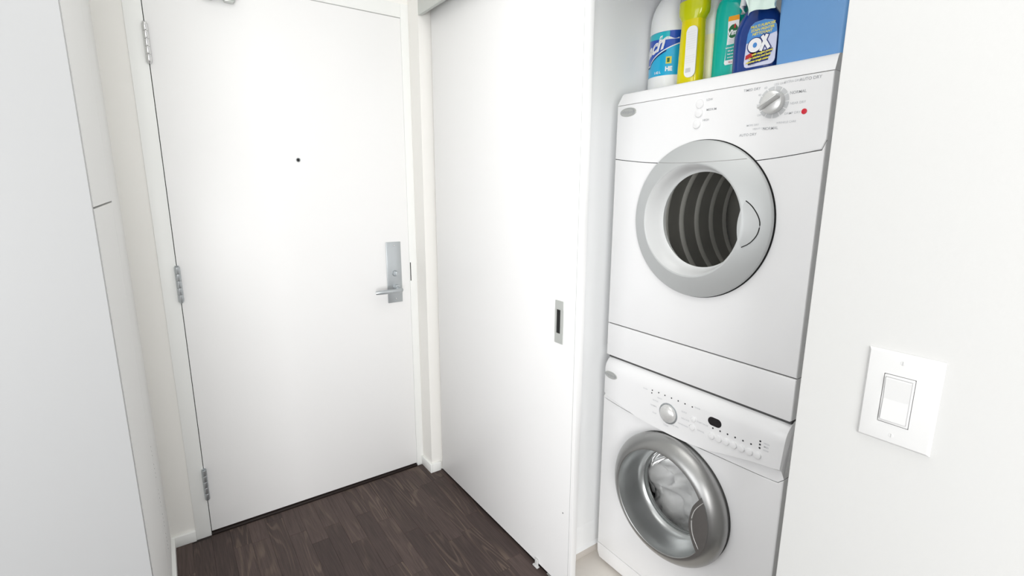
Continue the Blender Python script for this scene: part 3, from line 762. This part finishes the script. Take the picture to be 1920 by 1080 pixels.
# bleach jug
jx, jy, jr = 1.45, 1.1435, .0745
JG = empty('bleach_jug', (jx, jy, ZT), 'white plastic bleach jug with blue and cyan wraparound label, leftmost on the dryer', 'jug')
bm = bmesh.new()
add_rev(bm, [(0, 0), (.066, 0), (.0725, .004), (.0745, .012), (.0745, .205), (.0745, .225), (.073, .245), (.068, .266), (.060, .285), (.049, .302), (.036, .317), (.026, .327), (.0215, .331), (.0215, .345), (0, .345)], (jx, jy, ZT), 'z', 56)
link('body', bm, 'jug', JG, 40)
hb = bmesh.new()
ha = radians(292); hd = Vector((cos(ha), sin(ha), 0)); c0 = Vector((jx, jy, ZT))
add_tube(hb, [c0+hd*.030+Vector((0, 0, .318)), c0+hd*.052+Vector((0, 0, .314)), c0+hd*.068+Vector((0, 0, .298)), c0+hd*.0765+Vector((0, 0, .27)), c0+hd*.0775+Vector((0, 0, .24)), c0+hd*.068+Vector((0, 0, .213))], [.011, .0125, .0125, .0125, .0125, .011], 14)
link('handle', hb, 'jug', JG, 60)
rev('cap', [(.0255, .332), (.0255, .356), (.023, .36), (0, .36)], (jx, jy, ZT), 'lab_blue', JG, 'z', 28)
FA = radians(218)                  # the label's front looks towards this angle
bm = bmesh.new(); mp = cyl_map(jx, jy, jr+.0007, ZT, FA)
lo, hi = .064, .196
# cyan ground, blue field above a rising curve, white rim line along it
cur = lambda u: lo+.035+.075*min(1, max(0, (u+.085)/.165))**.62
add_grid(bm, -.105, .115, lo, lambda u: cur(u), 44, 4, mp, 0)
add_grid(bm, -.105, .115, lambda u: cur(u), hi, 44, 4, mp, 1)
LB = link('label', bm, ['lab_cyan', 'lab_blue'], JG, 60)
bm = bmesh.new(); mp2 = cyl_map(jx, jy, jr+.0011, ZT, FA)
add_grid(bm, -.105, .115, lambda u: cur(u), lambda u: cur(u)+.0035, 44, 1, mp2, 0)
add_grid(bm, -.105, -.02, lambda u: cur(u)-.0055, lambda u: cur(u)-.001, 20, 1, mp2, 1)
add_grid(bm, -.105, -.012, lambda u: hi-.016-.012*(u+.105)/.117, hi-.001, 20, 2, mp2, 2)
add_grid(bm, -.030, .018, lambda u: hi-.026+.02*(u+.03), lambda u: hi-.021+.004*sin((u+.03)*130)+.02*(u+.03), 16, 1, mp2, 0)
mp3 = cyl_map(jx, jy, jr+.0014, ZT, FA)
add_text(bm, 'each', .055, lambda u, v: mp3(u-.080, v+lo+.078+.3*(u+.02)), .0022, .3, mi=0)
add_grid(bm, -.020, -.002, lo+.034, lo+.055, 6, 2, mp2, 3); add_grid(bm, -.016, -.008, lo+.038, lo+.051, 4, 2, mp3, 4)
add_text(bm, 'HE', .018, lambda u, v: mp3(u-.010, v+lo+.018), .001, 0, mi=0)
add_text(bm, '1.42 L', .010, lambda u, v: mp3(u-.048, v+lo+.010), .0004, 0, mi=0)
link('lettering', bm, ['lab_white', 'navy', 'lab_teal', 'ink_yel', 'ink_green'], LB)

# yellow dish soap bottle, waisted
yx, yy = 1.34, .9885
YB = empty('dish_soap_bottle', (yx, yy, ZT), 'bright yellow waisted dish soap bottle with white back label', 'bottle')
loft('body', yx, yy, [(ZT, .036, .024, 2.6), (ZT+.006, .0382, .027, 2.8), (ZT+.05, .0378, .027, 2.8), (ZT+.13, .0358, .026, 2.8), (ZT+.17, .0342, .0255, 2.7), (ZT+.186, .0338, .0255, 2.6)], 'yellow', YB)
loft('liquid_bulge', yx, yy, [(ZT+.186, .0338, .0255, 2.6), (ZT+.193, .0385, .027, 2.5), (ZT+.203, .0450, .029, 2.4), (ZT+.215, .0468, .030, 2.4), (ZT+.2375, .0462, .030, 2.4)], 'yellowgreen', YB)
loft('clear_neck', yx, yy, [(ZT+.2375, .0458, .0298, 2.4), (ZT+.252, .0440, .028, 2.4), (ZT+.272, .034, .024, 2.2), (ZT+.290, .020, .018, 2), (ZT+.30, .016, .016, 2)], 'clear', YB)
rev('cap', [(.018, .300), (.018, .318), (.012, .326), (.007, .342), (0, .342)], (yx, yy, ZT), 'lab_white', YB, 'z', 24)
def rrect(u0, u1, v0, v1, r, n=6):
    out = []
    for cu, cv, a in ((u1-r, v0+r, -pi/2), (u1-r, v1-r, 0), (u0+r, v1-r, pi/2), (u0+r, v0+r, pi)):
        for i in range(n+1): out.append((cu+r*cos(a+pi/2*i/n), cv+r*sin(a+pi/2*i/n)))
    return out
def slab(name, pts2, x, y, z, th, m, parent):
    bm = bmesh.new()
    A = [bm.verts.new((x, y-u, z+v)) for u, v in pts2]; B = [bm.verts.new((x+th, y-u, z+v)) for u, v in pts2]
    bm.faces.new(A)
    for i in range(len(A)): bm.faces.new((A[i], A[(i+1) % len(A)], B[(i+1) % len(A)], B[i]))
    return link(name, bm, m, parent, 30)
fx = yx-.0282
YLb = slab('label', rrect(-.0165, .0205, .026, .165, .016), fx, yy-.0145, ZT, .0022, 'lab_white', YB)
bm = bmesh.new()
for k in range(8): add_text(bm, 'directions for use rinse well', .0026, facing(fx-.0004, yy-.0165, ZT+.150-k*.0065))
for k in range(4): add_text(bm, 'keep out of reach of children', .0026, facing(fx-.0004, yy-.0165, ZT+.085-k*.006))
for k in range(13): add_grid(bm, -.012+k*.0014, -.0112+k*.0014+(k % 3)*.0003, .040, .052, 1, 1, facing(fx-.0004, yy-.0145, ZT))
link('lettering', bm, 'print_pale', YLb)

# cream bottle, half hidden
cx, cy = 1.4035, .971
CB = empty('cream_bottle', (cx, cy, ZT), 'tall frosted bottle of cream liquid between yellow and teal bottles', 'bottle')
loft('body', cx, cy, [(ZT, .030, .028, 2.6), (ZT+.006, .033, .031, 2.8), (ZT+.09, .0335, .031, 2.8), (ZT+.150, .0335, .031, 2.8)], 'cream', CB)
loft('empty_part', cx, cy, [(ZT+.150, .0335, .031, 2.8), (ZT+.185, .0325, .031, 2.7), (ZT+.212, .029, .030, 2.6), (ZT+.250, .021, .024, 2.4), (ZT+.28, .017, .019, 2.2), (ZT+.318, .015, .015, 2)], 'frost', CB)
rev('cap', [(.018, .318), (.018, .345), (0, .345)], (cx, cy, ZT), 'trigwhite', CB, 'z', 24)

# teal cleaner bottle
tx, ty = 1.375, .8895
TB = empty('teal_cleaner_bottle', (tx, ty, ZT), 'teal green cleaner bottle with narrow white label and orange band', 'bottle')
loft('body', tx, ty, [(ZT, .0415, .024, 2.8), (ZT+.005, .0445, .027, 3), (ZT+.12, .0445, .027, 3), (ZT+.180, .0448, .027, 3), (ZT+.203, .0435, .0265, 2.8), (ZT+.219, .0385, .025, 2.6), (ZT+.228, .030, .022, 2.3), (ZT+.233, .0205, .019, 2), (ZT+.236, .018, .018, 2), (ZT+.246, .018, .018, 2)], 'tealliq', TB)
rev('cap', [(.0, .236), (.0215, .236), (.0215, .240), (.0205, .275), (.017, .280), (0, .280)], (tx, ty, ZT), 'tealcap', TB, 'z', 28)
fx = tx-.0282; ly = .865
def lab_out(u):                    # label outline leans like a bottle shaped tag
    return u
TL = slab('label', [(-.0195, .052), (-.016, .047), (.0165, .047), (.0185, .052), (.0165, .075), (.0155, .12), (.0165, .158), (.0155, .170), (-.0150, .1715), (-.0165, .160), (-.0150, .12), (-.0165, .08)], fx, ly, ZT, .0022, 'lab_white', TB)
bm = bmesh.new(); q = fx-.0004; fc = facing(q, ly, ZT)
add_fill(bm, [(-.0168, .160), (.0168, .158), (.0157, .1705), (-.0152, .172)], fc, 0)
n = 24
add_fill(bm, [(.0005+.0145*cos(2*pi*i/n), .132+.0175*sin(2*pi*i/n)) for i in range(n)], fc, 1)
fc2 = facing(fx-.0007, ly, ZT)
add_fill(bm, [(.0025, .139), (.0085, .139), (.008, .147), (.0055, .1515), (.003, .146)], fc2, 2)
add_text(bm, 'Vim', .0185, lambda u, v: facing(fx-.0007, ly, ZT)(u-.0005, v+.1285), .0008, .1, mi=3)
add_fill(bm, [(-.0165, .059), (.0165, .059), (.0155, .099), (-.0152, .099)], fc, 4)
for k, t in enumerate(('bathroom cleaner', 'kills germs', 'fresh scent', 'no streaks')):
    add_text(bm, t, .0048, lambda u, v, k=k: fc2(u, v+.091-k*.0085), .0002, mi=3)
for k in range(3): add_text(bm, 'multi action', .0045, lambda u, v, k=k: fc2(u, v+.112-k*.0045), .0001, mi=5)
add_text(bm, '700 mL', .0042, lambda u, v: fc2(u, v+.0525), .0001, mi=2)
link('lettering', bm, ['ink_orange', 'ink_green', 'ink_red', 'lab_white', 'tealcap', 'print_pale'], TL)

# navy oxygen cleaner spray bottle
ox, oy = 1.3005, .7615
OB = empty('oxygen_cleaner_bottle', (ox, oy, ZT), 'dark blue translucent spray bottle with OX label beside the blue bin', 'bottle')
loft('body', ox, oy, [(ZT, .057, .025, 2.8), (ZT+.006, .060, .0285, 3), (ZT+.07, .0615, .0292, 3), (ZT+.095, .0610, .0290, 3), (ZT+.112, .0575, .028, 2.8), (ZT+.130, .050, .026, 2.6), (ZT+.147, .038, .023, 2.4), (ZT+.162, .026, .020, 2.2), (ZT+.172, .0175, .0175, 2), (ZT+.186, .0155, .0155, 2)], 'oxblue', OB)
th = bmesh.new()
add_rev(th, [(0, .178), (.0185, .178), (.0185, .198), (.015, .206), (0, .206)], (ox, oy, ZT), 'z', 24)
add_box(th, ox-.014, ox+.014, oy-.016, oy+.058, ZT+.204, ZT+.236, .006, 3)
link('spray_head', th, 'trigblue', OB, 40)
tb = bmesh.new()
add_tube(tb, [(ox, oy+.040, ZT+.208), (ox-.001, oy+.047, ZT+.190), (ox-.002, oy+.050, ZT+.170), (ox-.002, oy+.048, ZT+.153)], [.008, .0085, .008, .006], 10)
link('trigger', tb, 'trigwhite', OB, 60)
fx = ox-.0306
OL = slab('label', rrect(-.0130, .0640, .010, .113, .012)[:7]+[(.064, .075), (.060, .098), (.052, .110), (.03, .116), (.005, .1145), (-.0055, .107), (-.0120, .090), (-.0140, .06), (-.0160, .022), (-.0135, .013), (-.008, .010)], fx, oy, ZT, .0024, 'lab_lav', OB)
bm = bmesh.new(); q1 = facing(fx-.0004, oy, ZT); q2 = facing(fx-.0007, oy, ZT); q3 = facing(fx-.0010, oy, ZT)
add_fill(bm, [(-.0135, .068), (.0635, .082), (.060, .098), (.052, .1095), (.03, .1155), (.005, .1140), (-.0050, .1065), (-.0118, .090)], q1, 0)
for k, t in enumerate(('MULTI PURPOSE', 'STAIN FIGHTER', 'NETTOYANT')):
    add_text(bm, t, .0085, lambda u, v, k=k: q2(u+.026, v+.1035-k*.0085), .0003, .15, mi=1)
def ell(u, v, a, b, n=28): return [(u+a*cos(2*pi*i/n), v+b*sin(2*pi*i/n)) for i in range(n)]
add_fill(bm, ell(.0100, .0600, .0205, .0190), q2, 2); add_fill(bm, ell(.0100, .0605, .0178, .0165), q3, 3)
add_fill(bm, ell(.0105, .0605, .0055, .0060), facing(fx-.0013, oy, ZT), 0)
def xglyph(x0_, ex):                 # big slanted X
    for k_, s in enumerate(((( .026, .044), (.040, .080)), ((.027, .079), (.0475, .047)))):
        g = facing(x0_-.00012*k_, oy, ZT)
        (u0, v0), (u1, v1) = s; d = Vector((u1-u0, v1-v0)).normalized(); p = Vector((-d.y, d.x))*(.0040+ex); e = d*ex
        c = [Vector((u0, v0))-e+p, Vector((u0, v0))-e-p, Vector((u1, v1))+e-p, Vector((u1, v1))+e+p]
        add_fill(bm, [tuple(x) for x in c], g, 2 if ex else 3)
xglyph(fx-.0007, .0022); xglyph(fx-.0010, 0)
add_fill(bm, [(-.013, .030), (.013, .0335), (.0125, .0445), (.002, .0445), (-.012, .0395)], q2, 4)
for k, t in enumerate(('with oxygen power', 'for kitchen and bath', 'removes tough stains')):
    add_text(bm, t, .0068, lambda u, v, k=k: q3(u+.031-k*.006, v+.0405-k*.0085+.08*u), .0004, .2, mi=1)
    add_grid(bm, .008-k*.006, .056-k*.004, lambda u, k=k: .0395-k*.0085+.08*(u-.031)-.0042, lambda u, k=k: .0395-k*.0085+.08*(u-.031)+.0050, 4, 1, q2, 2)
add_text(bm, '946 mL', .0055, lambda u, v: q2(u+.006, v+.0155), .0002, mi=5)
link('lettering', bm, ['lab_lblue', 'ink_yel', 'navy', 'lab_white', 'ink_red', 'print'], OL)

# blue storage bin
BN = empty('storage_bin', (1.36, .617, ZT), 'sky blue plastic storage bin at the right end of the dryer top', 'bin')
bm = bmesh.new()
def rr_loop(z, x0, x1, y0, y1, r):
    out = []
    for cx0, cy0, a in ((x1-r, y0+r, -pi/2), (x1-r, y1-r, 0), (x0+r, y1-r, pi/2), (x0+r, y0+r, pi)):
        for i in range(7): out.append(bm.verts.new((cx0+r*cos(a+pi/2*i/6), cy0+r*sin(a+pi/2*i/6), z)))
    return out
bx0, bx1, by0, by1 = 1.262, 1.50, .541, .6935
loops = [rr_loop(ZT, bx0+.003, bx1-.003, by0+.003, by1-.003, .010), rr_loop(ZT+.004, bx0+.001, bx1-.001, by0+.001, by1-.001, .011), rr_loop(ZT+.26, bx0-.003, bx1+.003, by0-.003, by1+.003, .012), rr_loop(ZT+.262, bx0-.008, bx1+.008, by0-.004, by1+.006, .015), rr_loop(ZT+.275, bx0-.008, bx1+.008, by0-.004, by1+.006, .015), rr_loop(ZT+.275, bx0+.001, bx1-.001, by0+.001, by1-.001, .011), rr_loop(ZT+.012, bx0+.006, bx1-.006, by0+.006, by1-.006, .009)]
bm.faces.new(loops[0]); bm.faces.new(loops[-1])
for A, B in zip(loops, loops[1:]):
    for i in range(28): bm.faces.new((A[i], A[(i+1) % 28], B[(i+1) % 28], B[i]))
link('body', bm, 'bin', BN, 40)

# mint plastic bag hanging over the rim of the bin, drooping in front of the spray bottle
bm = bmesh.new(); nu, nv = 34, 26
g = []
bot = [(-.078, .195), (-.066, .155), (-.058, .124), (-.047, .1325), (-.030, .1335), (-.012, .131), (.006, .129), (.0105, .134), (.014, .150)]
for i in range(nu+1):
    u = i/nu; k = min(int(u*8), 7); t = u*8-k
    by = bot[k][0]+(bot[k+1][0]-bot[k][0])*t; bz = bot[k][1]+(bot[k+1][1]-bot[k][1])*t
    row = []
    for j in range(nv+1):
        v = j/nv
        ty_ = -.060+.075*u
        y = .7035-(by*(1-v)+ty_*v) - 0; z = ZT+bz*(1-v)+.300*v
        y = .7035-(by*(1-v)+ty_*v)*1.0
        nn = noise.noise(Vector((u*5.5, v*4, 1.3)))*.020+noise.noise(Vector((u*13, v*9, 7)))*.005
        x = 1.242-.004*sin(u*9)+nn+.004*(1-v)
        if z > ZT+.27: x += (z-ZT-.27)*.8
        row.append(bm.verts.new((min(x, 1.2512), y, z)))
    g.append(row)
for i in range(nu):
    for j in range(nv): bm.faces.new((g[i][j], g[i+1][j], g[i+1][j+1], g[i][j+1]))
r = bmesh.ops.extrude_face_region(bm, geom=list(bm.faces), use_keep_orig=True)
for q in r['geom']:
    if isinstance(q, bmesh.types.BMVert): q.co.x += .0009
BG = link('plastic_bag', bm, 'mint', None, 50)
tag(BG, 'crumpled pale mint plastic bag hanging over the corner of the blue bin', 'bag')
